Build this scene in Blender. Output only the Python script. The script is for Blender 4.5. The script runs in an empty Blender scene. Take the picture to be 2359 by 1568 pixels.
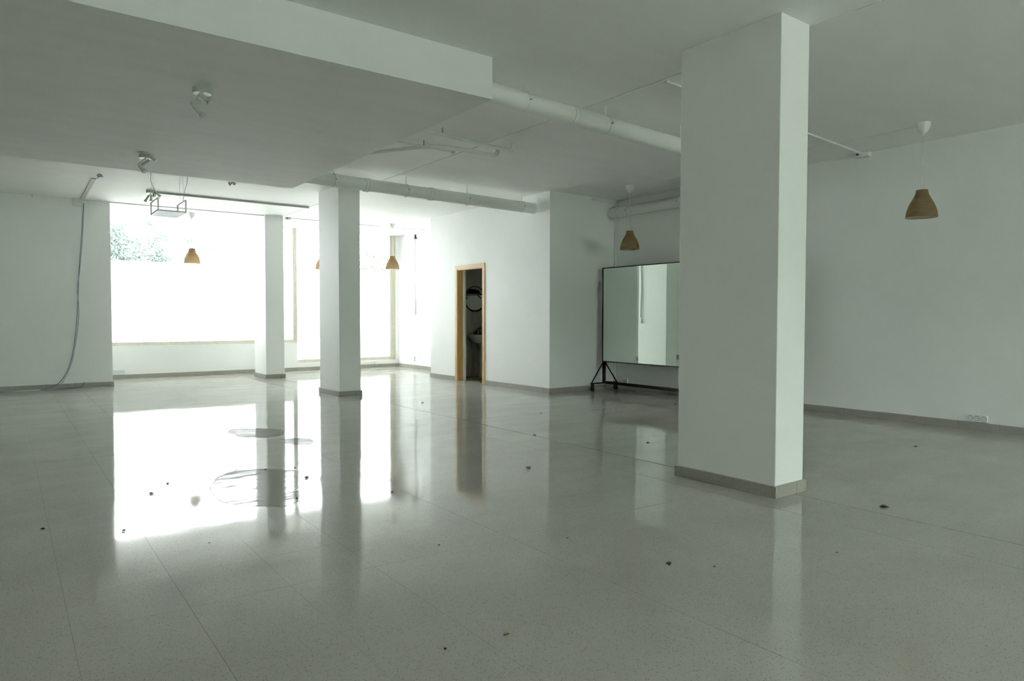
import bpy, bmesh, math, random
from mathutils import Vector, Matrix
random.seed(7)
scene = bpy.context.scene
COL = scene.collection

# ------------------------------------------------------------------ camera
FPX, PITCH, ROLL, YAW, CAMH = 1580.2273, math.radians(-1.8909), math.radians(0.0829), math.radians(36.5376), 1.1623
fw = Vector((math.sin(YAW)*math.cos(PITCH), math.cos(YAW)*math.cos(PITCH), math.sin(PITCH)))
rt = Vector((math.cos(YAW), -math.sin(YAW), 0)); up = rt.cross(fw)
r2 = rt*math.cos(ROLL) + up*math.sin(ROLL); u2 = -rt*math.sin(ROLL) + up*math.cos(ROLL)
cam = bpy.data.cameras.new('camera'); cam.sensor_width = 36.0; cam.sensor_fit = 'HORIZONTAL'
cam.lens = FPX/2359*36.0; cam.clip_start = 0.05; cam.clip_end = 300
camo = bpy.data.objects.new('camera', cam); COL.objects.link(camo)
camo.matrix_world = Matrix(((r2.x, u2.x, -fw.x, 0), (r2.y, u2.y, -fw.y, 0), (r2.z, u2.z, -fw.z, CAMH), (0, 0, 0, 1)))
scene.camera = camo

# ------------------------------------------------------------------ sky, exposure
SKY = 9.0
world = bpy.data.worlds.new('sky'); scene.world = world; world.use_nodes = True
wn = world.node_tree.nodes; wl = world.node_tree.links
bg = wn['Background']; bg.inputs[0].default_value = (0.955, 0.985, 1.0, 1); bg.inputs[1].default_value = SKY
scene.view_settings.view_transform = 'Standard'; scene.view_settings.look = 'None'
scene.view_settings.exposure = 1.46; scene.view_settings.gamma = 1.0
scene.view_settings.use_curve_mapping = False
cy = scene.cycles
cy.max_bounces = 8; cy.diffuse_bounces = 7; cy.glossy_bounces = 4; cy.transmission_bounces = 4; cy.transparent_max_bounces = 8
cy.use_adaptive_sampling = True; cy.adaptive_threshold = 0.05; cy.adaptive_min_samples = 16
cy.sample_clamp_indirect = 8.0
cy.caustics_reflective = False; cy.caustics_refractive = False

# ------------------------------------------------------------------ dimensions (metres)
ZC, ZB = 3.0978, 2.7886
NX0, NX1 = 3.97, 4.325
YW, X3, X4, Y4, Y5, XR = 14.7755, 7.579, 6.7392, 11.774, 8.1261, 8.1619
YL, XL = 13.3293, 1.4682
XB, YB1, YB2 = 2.958, 4.2422, 8.6623
BB, BT = 0.0767, 0.0154
YBACK, XWEST = -8.0, -3.4

RWX0, RWX1, RWZ0, RWZ1 = -0.3, 7.5, 0.35, 2.85   # strip window behind the viewpoint

# ------------------------------------------------------------------ materials
def mat(name):
    m = bpy.data.materials.new(name); m.use_nodes = True
    return m, m.node_tree.nodes, m.node_tree.links, m.node_tree.nodes['Principled BSDF']
def noise(n, l, scale, detail=3, rough=0.5, stretch=None):
    tc = n.new('ShaderNodeTexCoord'); mp = n.new('ShaderNodeMapping'); l.new(tc.outputs['Object'], mp.inputs[0])
    if stretch: mp.inputs['Scale'].default_value = stretch
    t = n.new('ShaderNodeTexNoise'); t.inputs['Scale'].default_value = scale
    t.inputs['Detail'].default_value = detail; t.inputs['Roughness'].default_value = rough
    l.new(mp.outputs[0], t.inputs['Vector']); return t, mp
def ramp(n, l, src, stops):
    r = n.new('ShaderNodeValToRGB'); e = r.color_ramp.elements
    while len(e) < len(stops): e.new(0.5)
    for i, (p, c) in enumerate(stops):
        e[i].position = p; e[i].color = (*c, 1) if len(c) == 3 else c
    l.new(src, r.inputs[0]); return r
def bump(n, l, src, b, strength, dist):
    bp = n.new('ShaderNodeBump'); bp.inputs['Strength'].default_value = strength; bp.inputs['Distance'].default_value = dist
    l.new(src, bp.inputs['Height']); l.new(bp.outputs[0], b.inputs['Normal']); return bp
def plain(name, col, rough=0.5, metal=0.0, var=0.05, scale=6, bs=0.0, stretch=None, bd=0.002):
    m, n, l, b = mat(name)
    t, _ = noise(n, l, scale, 3, 0.55, stretch)
    r = ramp(n, l, t.outputs[0], [(0.3, tuple(c*(1-var) for c in col)), (0.7, tuple(min(1, c*(1+var)) for c in col))])
    l.new(r.outputs[0], b.inputs['Base Color']); b.inputs['Roughness'].default_value = rough; b.inputs['Metallic'].default_value = metal
    if bs: bump(n, l, t.outputs[0], b, bs, bd)
    return m

M = {}
M['wall'] = plain('white_wall_paint', (0.865, 0.878, 0.868), 0.55, var=0.015, scale=1.6, bs=0.12, bd=0.004)
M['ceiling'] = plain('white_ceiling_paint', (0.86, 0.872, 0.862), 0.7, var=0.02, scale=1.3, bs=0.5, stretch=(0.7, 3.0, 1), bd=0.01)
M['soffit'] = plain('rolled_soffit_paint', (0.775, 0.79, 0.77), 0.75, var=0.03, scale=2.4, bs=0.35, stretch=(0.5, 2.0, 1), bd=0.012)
M['white'] = plain('white_plastic', (0.80, 0.82, 0.80), 0.35, var=0.01)
M['pipe'] = plain('painted_pvc', (0.79, 0.81, 0.775), 0.4, var=0.02, scale=2)
M['beige'] = plain('aged_beige_plastic', (0.52, 0.50, 0.43), 0.45)
M['shadetrunk'] = plain('shade_grey_trunking', (0.42, 0.43, 0.41), 0.45)  # grey carries the shade on the backlit trunking
M['cord'] = plain('white_cord', (0.72, 0.73, 0.71), 0.5)
M['steel'] = plain('zinc_steel', (0.42, 0.43, 0.42), 0.4, 0.9)
M['dark'] = plain('dark_metal_paint', (0.022, 0.019, 0.017), 0.45, 0.3, var=0.2)
M['rubber'] = plain('black_rubber', (0.015, 0.015, 0.016), 0.6)
M['spot'] = plain('grey_beige_lamp_paint', (0.52, 0.55, 0.49), 0.4, var=0.02)
M['spot_inner'] = plain('white_lamp_base', (0.85, 0.86, 0.9), 0.4)
M['bulb'] = plain('lamp_glass', (0.6, 0.62, 0.6), 0.15)
M['frame'] = plain('anodised_window_frame', (0.60, 0.57, 0.48), 0.45, 0.0, var=0.05, scale=12)
M['bluecable'] = plain('blue_grey_cable', (0.15, 0.21, 0.33), 0.45)
M['greycable'] = plain('grey_cable', (0.30, 0.32, 0.34), 0.45)
M['socket'] = plain('white_socket', (0.82, 0.84, 0.84), 0.3, var=0.01)
M['hole'] = plain('socket_holes', (0.12, 0.125, 0.12), 0.6)
M['blackcloth'] = plain('black_cloth', (0.02, 0.02, 0.022), 0.9)
M['ceramic'] = plain('white_ceramic', (0.72, 0.73, 0.71), 0.12, var=0.01)
M['chrome'] = plain('chrome', (0.6, 0.6, 0.6), 0.15, 1.0)
M['tilewall'] = plain('cream_wall_tile', (0.6, 0.6, 0.55), 0.2, var=0.02)
M['bark'] = plain('tree_bark', (0.13, 0.15, 0.14), 0.9, var=0.2, scale=14)
M['paving'] = plain('light_paving', (0.52, 0.50, 0.46), 0.9, var=0.06, scale=3)
M['light_screen'] = plain('green_light_screen', (0.30, 0.37, 0.31), 0.9, var=0.25, scale=2.5)  # for the unseen block added to dim the rear daylight
M['grout'] = plain('dark_joint', (0.075, 0.068, 0.056), 0.9)

def wood(name, c1, c2, rough=0.4, stretch=(9, 9, 0.8)):
    m, n, l, b = mat(name)
    t, _ = noise(n, l, 6, 5, 0.6, stretch)
    r = ramp(n, l, t.outputs[0], [(0.3, c1), (0.7, c2)])
    l.new(r.outputs[0], b.inputs['Base Color']); b.inputs['Roughness'].default_value = rough
    return m
M['oak'] = wood('oak_veneer', (0.54, 0.33, 0.12), (0.65, 0.42, 0.17))
M['ringwood'] = wood('brown_wood', (0.25, 0.12, 0.05), (0.33, 0.17, 0.07), stretch=(4, 4, 4))

def shade_mat():
    m, n, l, b = mat('coiled_paper_twine')
    tc = n.new('ShaderNodeTexCoord')
    w = n.new('ShaderNodeTexWave'); w.wave_type = 'BANDS'; w.bands_direction = 'Z'
    w.inputs['Scale'].default_value = 32; w.inputs['Distortion'].default_value = 1.2; w.inputs['Detail'].default_value = 2
    l.new(tc.outputs['Object'], w.inputs['Vector'])
    t, _ = noise(n, l, 9, 4, 0.6, (1, 1, 7))
    r = ramp(n, l, t.outputs[0], [(0.3, (0.41, 0.285, 0.15)), (0.7, (0.55, 0.41, 0.245))])
    l.new(r.outputs[0], b.inputs['Base Color']); b.inputs['Roughness'].default_value = 0.85
    bump(n, l, w.outputs[0], b, 0.5, 0.003)
    tl = n.new('ShaderNodeBsdfTranslucent'); l.new(r.outputs[0], tl.inputs[0])
    mx = n.new('ShaderNodeMixShader'); mx.inputs[0].default_value = 0.6
    l.new(b.outputs[0], mx.inputs[1]); l.new(tl.outputs[0], mx.inputs[2]); l.new(mx.outputs[0], n['Material Output'].inputs[0])
    return m
M['shade'] = shade_mat()

def terrazzo(name, base, dark, light, rough, wavy, spec=0.5, scale=95, dust=0.0):
    m, n, l, b = mat(name)
    tc = n.new('ShaderNodeTexCoord')
    v1 = n.new('ShaderNodeTexVoronoi'); v1.inputs['Scale'].default_value = scale; l.new(tc.outputs['Object'], v1.inputs['Vector'])
    s1 = n.new('ShaderNodeSeparateColor'); l.new(v1.outputs['Color'], s1.inputs[0])
    # dark chips: small core of some of the cells
    a = n.new('ShaderNodeMath'); a.operation = 'LESS_THAN'; a.inputs[1].default_value = 0.34; l.new(v1.outputs['Distance'], a.inputs[0])
    c = n.new('ShaderNodeMath'); c.operation = 'LESS_THAN'; c.inputs[1].default_value = 0.18; l.new(s1.outputs[0], c.inputs[0])
    d = n.new('ShaderNodeMath'); d.operation = 'MULTIPLY'; l.new(a.outputs[0], d.inputs[0]); l.new(c.outputs[0], d.inputs[1])
    e = n.new('ShaderNodeMath'); e.operation = 'GREATER_THAN'; e.inputs[1].default_value = 0.9; l.new(s1.outputs[1], e.inputs[0])
    g = n.new('ShaderNodeMath'); g.operation = 'MULTIPLY'; l.new(a.outputs[0], g.inputs[0]); l.new(e.outputs[0], g.inputs[1])
    t, _ = noise(n, l, 1.1, 4, 0.6)
    r0 = ramp(n, l, t.outputs[0], [(0.3, tuple(x*0.93 for x in base)), (0.7, tuple(x*1.06 for x in base))])
    m1 = n.new('ShaderNodeMixRGB'); l.new(d.outputs[0], m1.inputs[0]); l.new(r0.outputs[0], m1.inputs[1]); m1.inputs[2].default_value = (*dark, 1)
    m2 = n.new('ShaderNodeMixRGB'); l.new(g.outputs[0], m2.inputs[0]); l.new(m1.outputs[0], m2.inputs[1]); m2.inputs[2].default_value = (*light, 1)
    l.new(m2.outputs[0], b.inputs['Base Color'])
    t2, _ = noise(n, l, 2.2, 5, 0.65, (0.6, 1.6, 1))
    rr = n.new('ShaderNodeMapRange'); rr.inputs['From Min'].default_value = 0.3; rr.inputs['From Max'].default_value = 0.75
    rr.inputs['To Min'].default_value = rough*0.75; rr.inputs['To Max'].default_value = rough*1.45; l.new(t2.outputs[0], rr.inputs[0])
    l.new(rr.outputs[0], b.inputs['Roughness']); b.inputs['Specular IOR Level'].default_value = spec
    if wavy:
        t3, _ = noise(n, l, 2.0, 2, 0.5); bump(n, l, t3.outputs[0], b, wavy, 0.02)
    if dust:   # thin matt dust film over the polish
        df = n.new('ShaderNodeBsdfDiffuse'); l.new(m2.outputs[0], df.inputs[0])
        dr = n.new('ShaderNodeMapRange'); dr.inputs['From Min'].default_value = 0.3; dr.inputs['From Max'].default_value = 0.7
        dr.inputs['To Min'].default_value = dust-0.1; dr.inputs['To Max'].default_value = dust+0.1; l.new(t2.outputs[0], dr.inputs[0])
        mx = n.new('ShaderNodeMixShader'); l.new(dr.outputs[0], mx.inputs[0]); l.new(b.outputs[0], mx.inputs[1]); l.new(df.outputs[0], mx.inputs[2])
        l.new(mx.outputs[0], n['Material Output'].inputs[0])
    return m
M['floor'] = terrazzo('polished_terrazzo', (0.46, 0.455, 0.41), (0.19, 0.185, 0.165), (0.60, 0.59, 0.55), 0.055, 0.06, 0.65, scale=190, dust=0.18)
M['skirt'] = terrazzo('terrazzo_skirting', (0.35, 0.345, 0.30), (0.20, 0.20, 0.175), (0.44, 0.43, 0.39), 0.4, 0, scale=170)

def stain_mat(name, lo, hi):
    m, n, l, b = mat(name)
    t, _ = noise(n, l, 7, 8, 0.72, (0.55, 1.7, 1))
    r = ramp(n, l, t.outputs[0], [(0.42, (0.45, 0.445, 0.40)), (0.66, (0.40, 0.395, 0.355))])
    l.new(r.outputs[0], b.inputs['Base Color']); b.inputs['Roughness'].default_value = 0.07; b.inputs['Specular IOR Level'].default_value = 0.65
    df = n.new('ShaderNodeBsdfDiffuse'); l.new(r.outputs[0], df.inputs[0])
    dr = n.new('ShaderNodeMapRange'); dr.inputs['From Min'].default_value = 0.46; dr.inputs['From Max'].default_value = 0.62
    dr.inputs['To Min'].default_value = lo; dr.inputs['To Max'].default_value = hi; l.new(t.outputs[0], dr.inputs[0])
    mx = n.new('ShaderNodeMixShader'); l.new(dr.outputs[0], mx.inputs[0]); l.new(b.outputs[0], mx.inputs[1]); l.new(df.outputs[0], mx.inputs[2])
    l.new(mx.outputs[0], n['Material Output'].inputs[0])
    return m
M['stain_edge'] = stain_mat('dried_water_edge', 0.85, 0.97)
M['stain'] = stain_mat('dried_water_mark', 0.66, 0.95)

def glass_mat():
    m, n, l, b = mat('clear_window_glass'); n.remove(b)
    o = n['Material Output']; tr = n.new('ShaderNodeBsdfTransparent'); tr.inputs[0].default_value = (0.95, 0.97, 0.96, 1)
    gl = n.new('ShaderNodeBsdfGlossy'); gl.inputs['Roughness'].default_value = 0.02
    fr = n.new('ShaderNodeFresnel'); fr.inputs[0].default_value = 1.45
    mx = n.new('ShaderNodeMixShader'); l.new(fr.outputs[0], mx.inputs[0]); l.new(tr.outputs[0], mx.inputs[1]); l.new(gl.outputs[0], mx.inputs[2])
    l.new(mx.outputs[0], o.inputs[0]); return m
M['glass'] = glass_mat()
def film_mat():
    m, n, l, b = mat('frosted_white_film'); n.remove(b)
    o = n['Material Output']; tl = n.new('ShaderNodeBsdfTranslucent'); df = n.new('ShaderNodeBsdfDiffuse')
    t, _ = noise(n, l, 3, 2); r = ramp(n, l, t.outputs[0], [(0.3, (0.90, 0.905, 0.91)), (0.7, (0.93, 0.935, 0.94))])
    l.new(r.outputs[0], tl.inputs[0]); l.new(r.outputs[0], df.inputs[0])
    mx = n.new('ShaderNodeMixShader'); mx.inputs[0].default_value = 0.15
    l.new(tl.outputs[0], mx.inputs[1]); l.new(df.outputs[0], mx.inputs[2])
    tr = n.new('ShaderNodeBsdfTransparent'); tr.inputs[0].default_value = (0.72, 0.725, 0.73, 1)
    m2 = n.new('ShaderNodeMixShader'); m2.inputs[0].default_value = 0.12
    l.new(mx.outputs[0], m2.inputs[1]); l.new(tr.outputs[0], m2.inputs[2]); l.new(m2.outputs[0], o.inputs[0]); return m
M['film'] = film_mat()
def mirror_mat():
    m, n, l, b = mat('mirror_glass')
    t, _ = noise(n, l, 0.9, 1); r = ramp(n, l, t.outputs[0], [(0.3, (0.76, 0.84, 0.77)), (0.7, (0.78, 0.86, 0.79))])
    l.new(r.outputs[0], b.inputs['Base Color']); b.inputs['Metallic'].default_value = 1; b.inputs['Roughness'].default_value = 0.01
    bump(n, l, t.outputs[0], b, 0.06, 0.02)
    return m
M['mirror'] = mirror_mat()
def leafmat(name, c1, c2):
    m, n, l, b = mat(name); o = n['Material Output']
    t, _ = noise(n, l, 3.5, 3); r = ramp(n, l, t.outputs[0], [(0.35, c1), (0.65, c2)])
    l.new(r.outputs[0], b.inputs['Base Color']); b.inputs['Roughness'].default_value = 0.6
    tl = n.new('ShaderNodeBsdfTranslucent'); l.new(r.outputs[0], tl.inputs[0])
    mx = n.new('ShaderNodeMixShader'); mx.inputs[0].default_value = 0.35
    l.new(b.outputs[0], mx.inputs[1]); l.new(tl.outputs[0], mx.inputs[2]); l.new(mx.outputs[0], o.inputs[0]); return m
M['lining'] = leafmat('white_paper_lining', (0.80, 0.81, 0.80), (0.84, 0.85, 0.84)); M['lining'].node_tree.nodes['Mix Shader'].inputs[0].default_value = 0.7
M['leaf_blue'] = leafmat('blue_green_leaves', (0.10, 0.135, 0.14), (0.16, 0.20, 0.165))
M['leaf_pale'] = leafmat('pale_green_leaves', (0.05, 0.065, 0.038), (0.10, 0.12, 0.07))
M['dryleaf'] = plain('dry_brown_leaf', (0.16, 0.10, 0.045), 0.8, var=0.35, scale=60)
M['darkbit'] = plain('dark_crumb', (0.045, 0.035, 0.028), 0.8, var=0.3, scale=60)
M['tanbit'] = plain('yellowish_leaf', (0.34, 0.26, 0.09), 0.8, var=0.3, scale=60)
def mesh_plate():
    m, n, l, b = mat('perforated_zinc_sheet')
    tc = n.new('ShaderNodeTexCoord'); v = n.new('ShaderNodeTexVoronoi'); v.inputs['Scale'].default_value = 130; l.new(tc.outputs['Object'], v.inputs[0])
    r = ramp(n, l, v.outputs['Distance'], [(0.3, (0.2, 0.22, 0.23)), (0.6, (0.62, 0.66, 0.68))]); l.new(r.outputs[0], b.inputs['Base Color'])
    b.inputs['Roughness'].default_value = 0.5; b.inputs['Metallic'].default_value = 0.3; return m
M['zinc'] = mesh_plate()

# ------------------------------------------------------------------ geometry helpers
class B:
    def __init__(s): s.v = []; s.f = []; s.smooth = []
    def add(s, verts, faces, smooth=False):
        k = len(s.v); s.v += [tuple(x) for x in verts]; s.f += [tuple(i+k for i in f) for f in faces]; s.smooth += [smooth]*len(faces); return s
    def box(s, x0, x1, y0, y1, z0, z1):
        v = [(x, y, z) for z in (z0, z1) for y in (y0, y1) for x in (x0, x1)]
        return s.add(v, [(0, 2, 3, 1), (4, 5, 7, 6), (0, 1, 5, 4), (1, 3, 7, 5), (3, 2, 6, 7), (2, 0, 4, 6)])
    def bar(s, a, b, w, h, upv=(0, 0, 1)):
        a = Vector(a); b = Vector(b); d = (b-a).normalized(); u = Vector(upv)
        if abs(d.dot(u)) > 0.95: u = Vector((1, 0, 0))
        sx = d.cross(u).normalized(); sy = sx.cross(d).normalized()
        v = [p + sx*i*w/2 + sy*j*h/2 for p in (a, b) for i, j in ((-1, -1), (1, -1), (1, 1), (-1, 1))]
        return s.add(v, [(3, 2, 1, 0), (4, 5, 6, 7), (0, 1, 5, 4), (1, 2, 6, 5), (2, 3, 7, 6), (3, 0, 4, 7)])
    def tube(s, pts, r, n=12, cap=True):
        pts = [Vector(p) for p in pts]; rs = r if isinstance(r, (list, tuple)) else [r]*len(pts)
        rings = []; ref = None
        for i, p in enumerate(pts):
            d = (pts[min(i+1, len(pts)-1)] - pts[max(i-1, 0)]).normalized()
            if ref is None: ref = Vector((0, 0, 1)) if abs(d.z) < 0.9 else Vector((1, 0, 0))
            x = d.cross(ref)
            if x.length < 1e-4: x = d.cross(Vector((0, 1, 0)))
            x.normalize(); ref = x.cross(d).normalized()
            rings.append([p + (x*math.cos(2*math.pi*k/n) + ref*math.sin(2*math.pi*k/n))*rs[i] for k in range(n)])
        v = [q for g in rings for q in g]; f = []
        for i in range(len(pts)-1):
            for k in range(n):
                f.append((i*n+k, i*n+(k+1) % n, (i+1)*n+(k+1) % n, (i+1)*n+k))
        s.add(v, f, True)
        if cap:
            s.add(rings[0], [tuple(range(n))[::-1]]); s.add(rings[-1], [tuple(range(n))])
        return s
    def lathe(s, prof, c=(0, 0, 0), n=32):
        v = []; f = []
        for (r, z) in prof:
            for k in range(n):
                a = 2*math.pi*k/n; v.append((c[0]+r*math.cos(a), c[1]+r*math.sin(a), c[2]+z))
        for i in range(len(prof)-1):
            for k in range(n):
                f.append((i*n+k, i*n+(k+1) % n, (i+1)*n+(k+1) % n, (i+1)*n+k))
        return s.add(v, f, True)
    def prism(s, poly, z0, z1):
        n = len(poly); v = [(x, y, z0) for x, y in poly] + [(x, y, z1) for x, y in poly]
        return s.add(v, [tuple(range(n))[::-1], tuple(range(n, 2*n))] + [(i, (i+1) % n, n+(i+1) % n, n+i) for i in range(n)])
    def build(s, name, m, parent=None, loc=None, fix=True):
        me = bpy.data.meshes.new(name)
        off = Vector(loc) if loc else Vector((0, 0, 0))
        me.from_pydata([tuple(Vector(v)-off) for v in s.v], [], s.f)
        me.polygons.foreach_set('use_smooth', s.smooth)
        if fix:
            bm = bmesh.new(); bm.from_mesh(me); bmesh.ops.remove_doubles(bm, verts=bm.verts, dist=1e-6)
            bmesh.ops.recalc_face_normals(bm, faces=bm.faces); bm.to_mesh(me); bm.free()
            me.set_sharp_from_angle(angle=math.radians(40))
        me.materials.append(M[m] if isinstance(m, str) else m); me.update()
        o = bpy.data.objects.new(name, me); COL.objects.link(o)
        if parent is not None: o.parent = parent; o.location = off - Vector(parent['_org']) if '_org' in parent else off
        else: o.location = off; o['_org'] = tuple(off)
        if parent is not None: o['_org'] = tuple(off)
        return o
def empty(name, loc=(0, 0, 0)):
    o = bpy.data.objects.new(name, None); o.empty_display_size = 0.1; COL.objects.link(o); o.location = loc; o['_org'] = tuple(loc); return o
def tag(o, label=None, cat=None, group=None, kind=None):
    if label: o['label'] = label
    if cat: o['category'] = cat
    if group: o['group'] = group
    if kind: o['kind'] = kind
    return o
def struct(name, b, m, label, parent=None):
    return tag(b.build(name, m, parent), label, None, None, 'structure')
def bevel(o, w, seg=2):
    md = o.modifiers.new('bevel', 'BEVEL'); md.width = w; md.segments = seg; md.limit_method = 'ANGLE'; return o

# ------------------------------------------------------------------ floor: slabs between the visible joints
fl = struct('floor', B().box(XWEST-0.2, XR+0.2, YBACK-0.2, YW+0.2, -0.15, -0.006), 'grout', 'polished speckled terrazzo floor of the empty hall')
XJ = [(XWEST, .0), (.18, .0004), (.58, .0006), (.98, .0004), (1.37, .0006), (2.13, .0009), (3.775, .0014), (4.18, .0042), (XR, 0)]
YJ = [(YBACK, 0, 0), (2.965, -.03, .0008), (3.375, -.02, .0004), (6.66, -.03, .0018), (YW, 0, 0)]
def yj(j, x): c, d, g = YJ[j]; return c + d*max(0., min(x, 5.6))
for i in range(len(XJ)-1):
    for j in range(len(YJ)-1):
        (xa, ga), (xb, gb) = XJ[i], XJ[i+1]; g0, g1 = YJ[j][2], YJ[j+1][2]
        poly = [(xa+ga, yj(j, xa)+g0), (xb-gb, yj(j, xb)+g0), (xb-gb, yj(j+1, xb)-g1), (xa+ga, yj(j+1, xa)-g1)]
        B().prism(poly, -0.02, 0.0).build('floor_slab', 'floor', fl)
B().box(X4+0.001, XR, Y5, Y4, -0.02, 0.0005).build('floor_slab', 'floor', fl)

# ------------------------------------------------------------------ ceiling, soffit
CJ = 4.338
ce = struct('ceiling', B().box(XWEST-0.2, XR+0.2, YBACK-0.2, YW+0.35, ZC+0.012, ZC+0.3), 'grout', 'white painted flat ceiling with a long straight joint')
B().box(XWEST-0.2, CJ-0.010, YBACK-0.2, YW+0.35, ZC, ZC+0.015).build('ceiling_panel', 'ceiling', ce)
B().box(CJ+0.010, XR+0.2, YBACK-0.2, YW+0.35, ZC, ZC+0.015).build('ceiling_panel', 'ceiling', ce)
B().box(CJ-0.0095, CJ+0.0095, YBACK-0.2, YW+0.35, ZC+0.006, ZC+0.015).build('joint_strip', 'ceiling', ce)
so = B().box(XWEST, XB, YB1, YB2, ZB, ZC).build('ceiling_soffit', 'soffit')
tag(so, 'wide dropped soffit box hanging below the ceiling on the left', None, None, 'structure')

# ------------------------------------------------------------------ walls
def wall(name, label, *boxes):
    b = B()
    for q in boxes: b.box(*q)
    return struct(name, b, 'wall', label)
wall('wall_left', 'white wall left of the big window with hanging blue cables', (XWEST-0.2, XL, YL, YW+0.2, 0, ZC))
wall('wall_front', 'low white parapet wall below the two shop windows', (XL, 5.13, YW, YW+0.2, 0, 0.612), (5.13, X3, YW, YW+0.2, 0, 0.166), (7.512, X3, YW, YW+0.2, 0.166, ZC))
wall('wall_recess', 'overexposed white side wall beside the tall window', (X3, X3+0.2, Y4, YW+0.2, 0, ZC))
DY0, DY1, DZ = 9.955, 10.784, 2.047
wall('wall_door', 'white wall with the oak framed toilet doorway', (X4, X4+0.1, Y5, DY0, 0, ZC), (X4, X4+0.1, DY1, Y4, 0, ZC), (X4, X4+0.1, DY0, DY1, DZ, ZC))
wall('wall_return', 'grey shaded white wall behind the rolling mirror corner', (X4+0.1, XR, Y5, Y5+0.1, 0, ZC))
wall('wall_right', 'long plain white wall on the right', (XR, XR+0.2, YBACK-0.2, Y4, 0, ZC))
wall('wall_west', 'plain white wall left of the viewpoint', (XWEST-0.2, XWEST, YBACK-0.2, YL, 0, ZC))
wall('wall_rear', 'white wall with a strip window behind the viewpoint',
     (XWEST, RWX0, YBACK-0.2, YBACK, 0, ZC), (RWX1, XR, YBACK-0.2, YBACK, 0, ZC),
     (RWX0, RWX1, YBACK-0.2, YBACK, 0, RWZ0), (RWX0, RWX1, YBACK-0.2, YBACK, RWZ1, ZC))
twl = struct('wall_toilet', B().box(X4+0.1, XR, 11.45, Y4, 0, ZC), 'tilewall', 'dim cream tiled back wall inside the toilet')
tc_tiles = 0
for zi in range(8):
    for xi in range(4):
        x0 = 6.86+xi*0.325; z0 = 0.01+zi*0.255
        B().box(x0+.0015, min(x0+0.3235, XR-.005), 11.444, 11.45, z0+.0015, z0+0.2535).build('wall_tile', 'tilewall', twl)

# ------------------------------------------------------------------ skirting tiles
def skirting(name, label, a, b, normal, first=0.4, step=0.4, h=BB, gap=0.0025):
    a = Vector((*a, 0)); b = Vector((*b, 0)); L = (b-a).length; d = (b-a)/L; nn = Vector((*normal, 0))
    e = tag(empty(name, a), label, None, None, 'structure')
    s = 0.0; nxt = first; k = 0
    while s < L-1e-4:
        t = min(nxt, L); p = a+d*(s+(gap/2 if s > 0 else 0)); q = a+d*(t-(gap/2 if t < L else 0))
        dh = random.uniform(-.0015, .0015); th = BT+random.uniform(-.001, .001)
        poly = [(w.x, w.y) for w in (p, q, q+nn*th, p+nn*th)]
        o = bevel(B().prism(poly, 0.0, h+dh).build('skirting_tile', 'skirt', e, tuple(a)), 0.0015, 1)
        s = t; nxt = t+step*random.uniform(0.92, 1.05); k += 1
    return e
skirting('baseboard_left', 'grey terrazzo skirting along the wall with blue cables', (-2.6, YL), (XL+BT, YL), (0, -1), .37)
skirting('baseboard_front', 'grey terrazzo skirting below the windows', (XL, YW), (X3-BT, YW), (0, -1), .5)
skirting('baseboard_recess', 'grey terrazzo skirting on the overexposed side wall', (X3, YW), (X3, Y4), (-1, 0), 1.0)
skirting('baseboard_door', 'grey terrazzo skirting right of the oak doorway', (X4, 9.883), (X4, Y5-BT), (-1, 0), .42)
skirting('baseboard_door_far', 'short grey terrazzo skirting left of the oak doorway', (X4, 10.856), (X4, Y4+BT), (-1, 0), .22)
skirting('baseboard_return', 'grey terrazzo skirting behind the rolling mirror end', (X4, Y5), (XR-BT, Y5), (0, -1), .42)
skirting('baseboard_right', 'long grey terrazzo skirting along the right wall', (XR, Y5), (XR, -2.0), (-1, 0), .4)

# ------------------------------------------------------------------ columns
def column(label, x0, x1, y0, y1, cut):
    e = tag(empty('column', ((x0+x1)/2, (y0+y1)/2, 0)), label, 'column', 'square white columns in a row')
    bevel(B().box(x0, x1, y0, y1, 0, ZC).build('shaft', 'wall', e), 0.004)
    t = BT+0.002; g = .0012
    for q in ((x0-t, x0, y0-t, y1+t), (x1, x1+t, y0+g, y1+t), (x0+g, x1-cut-g, y0-t, y0), (x1-cut+g, x1+t, y0-t, y0), (x0+g, x1-g, y1, y1+t)):
        bevel(B().box(*q, 0, BB+random.uniform(-.001, .001)).build('skirting_tile', 'skirt', e), 0.002, 1)
    return e
column('large nearest white column standing in front of the rolling mirror', 3.9892, 4.3128, 2.5239, 3.3217, .10)
column('white column between the near column and the window side column', 3.9526, 4.2855, 9.5904, 10.3654, .09)
column('smallest white column standing close to the big window', 3.9966, 4.3443, 13.2386, 13.9697, .085)

# ------------------------------------------------------------------ windows
def window(name, label, x0, x1, z0, z1, stiles, film_z, bottom=0.072):
    e = tag(empty(name, ((x0+x1)/2, YW+0.1, z0)), label, None, None, 'structure')
    ya, yb = YW+0.07, YW+0.125
    B().box(x0, x1, ya, yb, z0, z0+bottom).build('bottom_rail', 'frame', e)
    for a, b, dy in stiles: B().box(a, b, ya-dy, yb, z0 if dy else z0+bottom, z1).build('stile', 'frame', e)
    B().box(x0, x1, ya, yb, z1+0.003, z1+0.06).build('top_rail', 'frame', e)
    gx0, gx1 = x0+0.01, x1-0.01
    B().box(gx0, gx1, YW+0.098, YW+0.104, z0+bottom, z1).build('glass_pane', 'glass', e)
    f = B().add([(gx0, YW+0.094, z0+bottom), (gx1, YW+0.094, z0+bottom), (gx1, YW+0.094, film_z), (gx0, YW+0.094, film_z)], [(0, 1, 2, 3)]).build('frosted_film', 'film', e, fix=False)
    tag(f, 'white frosted film on the lower pane')
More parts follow.
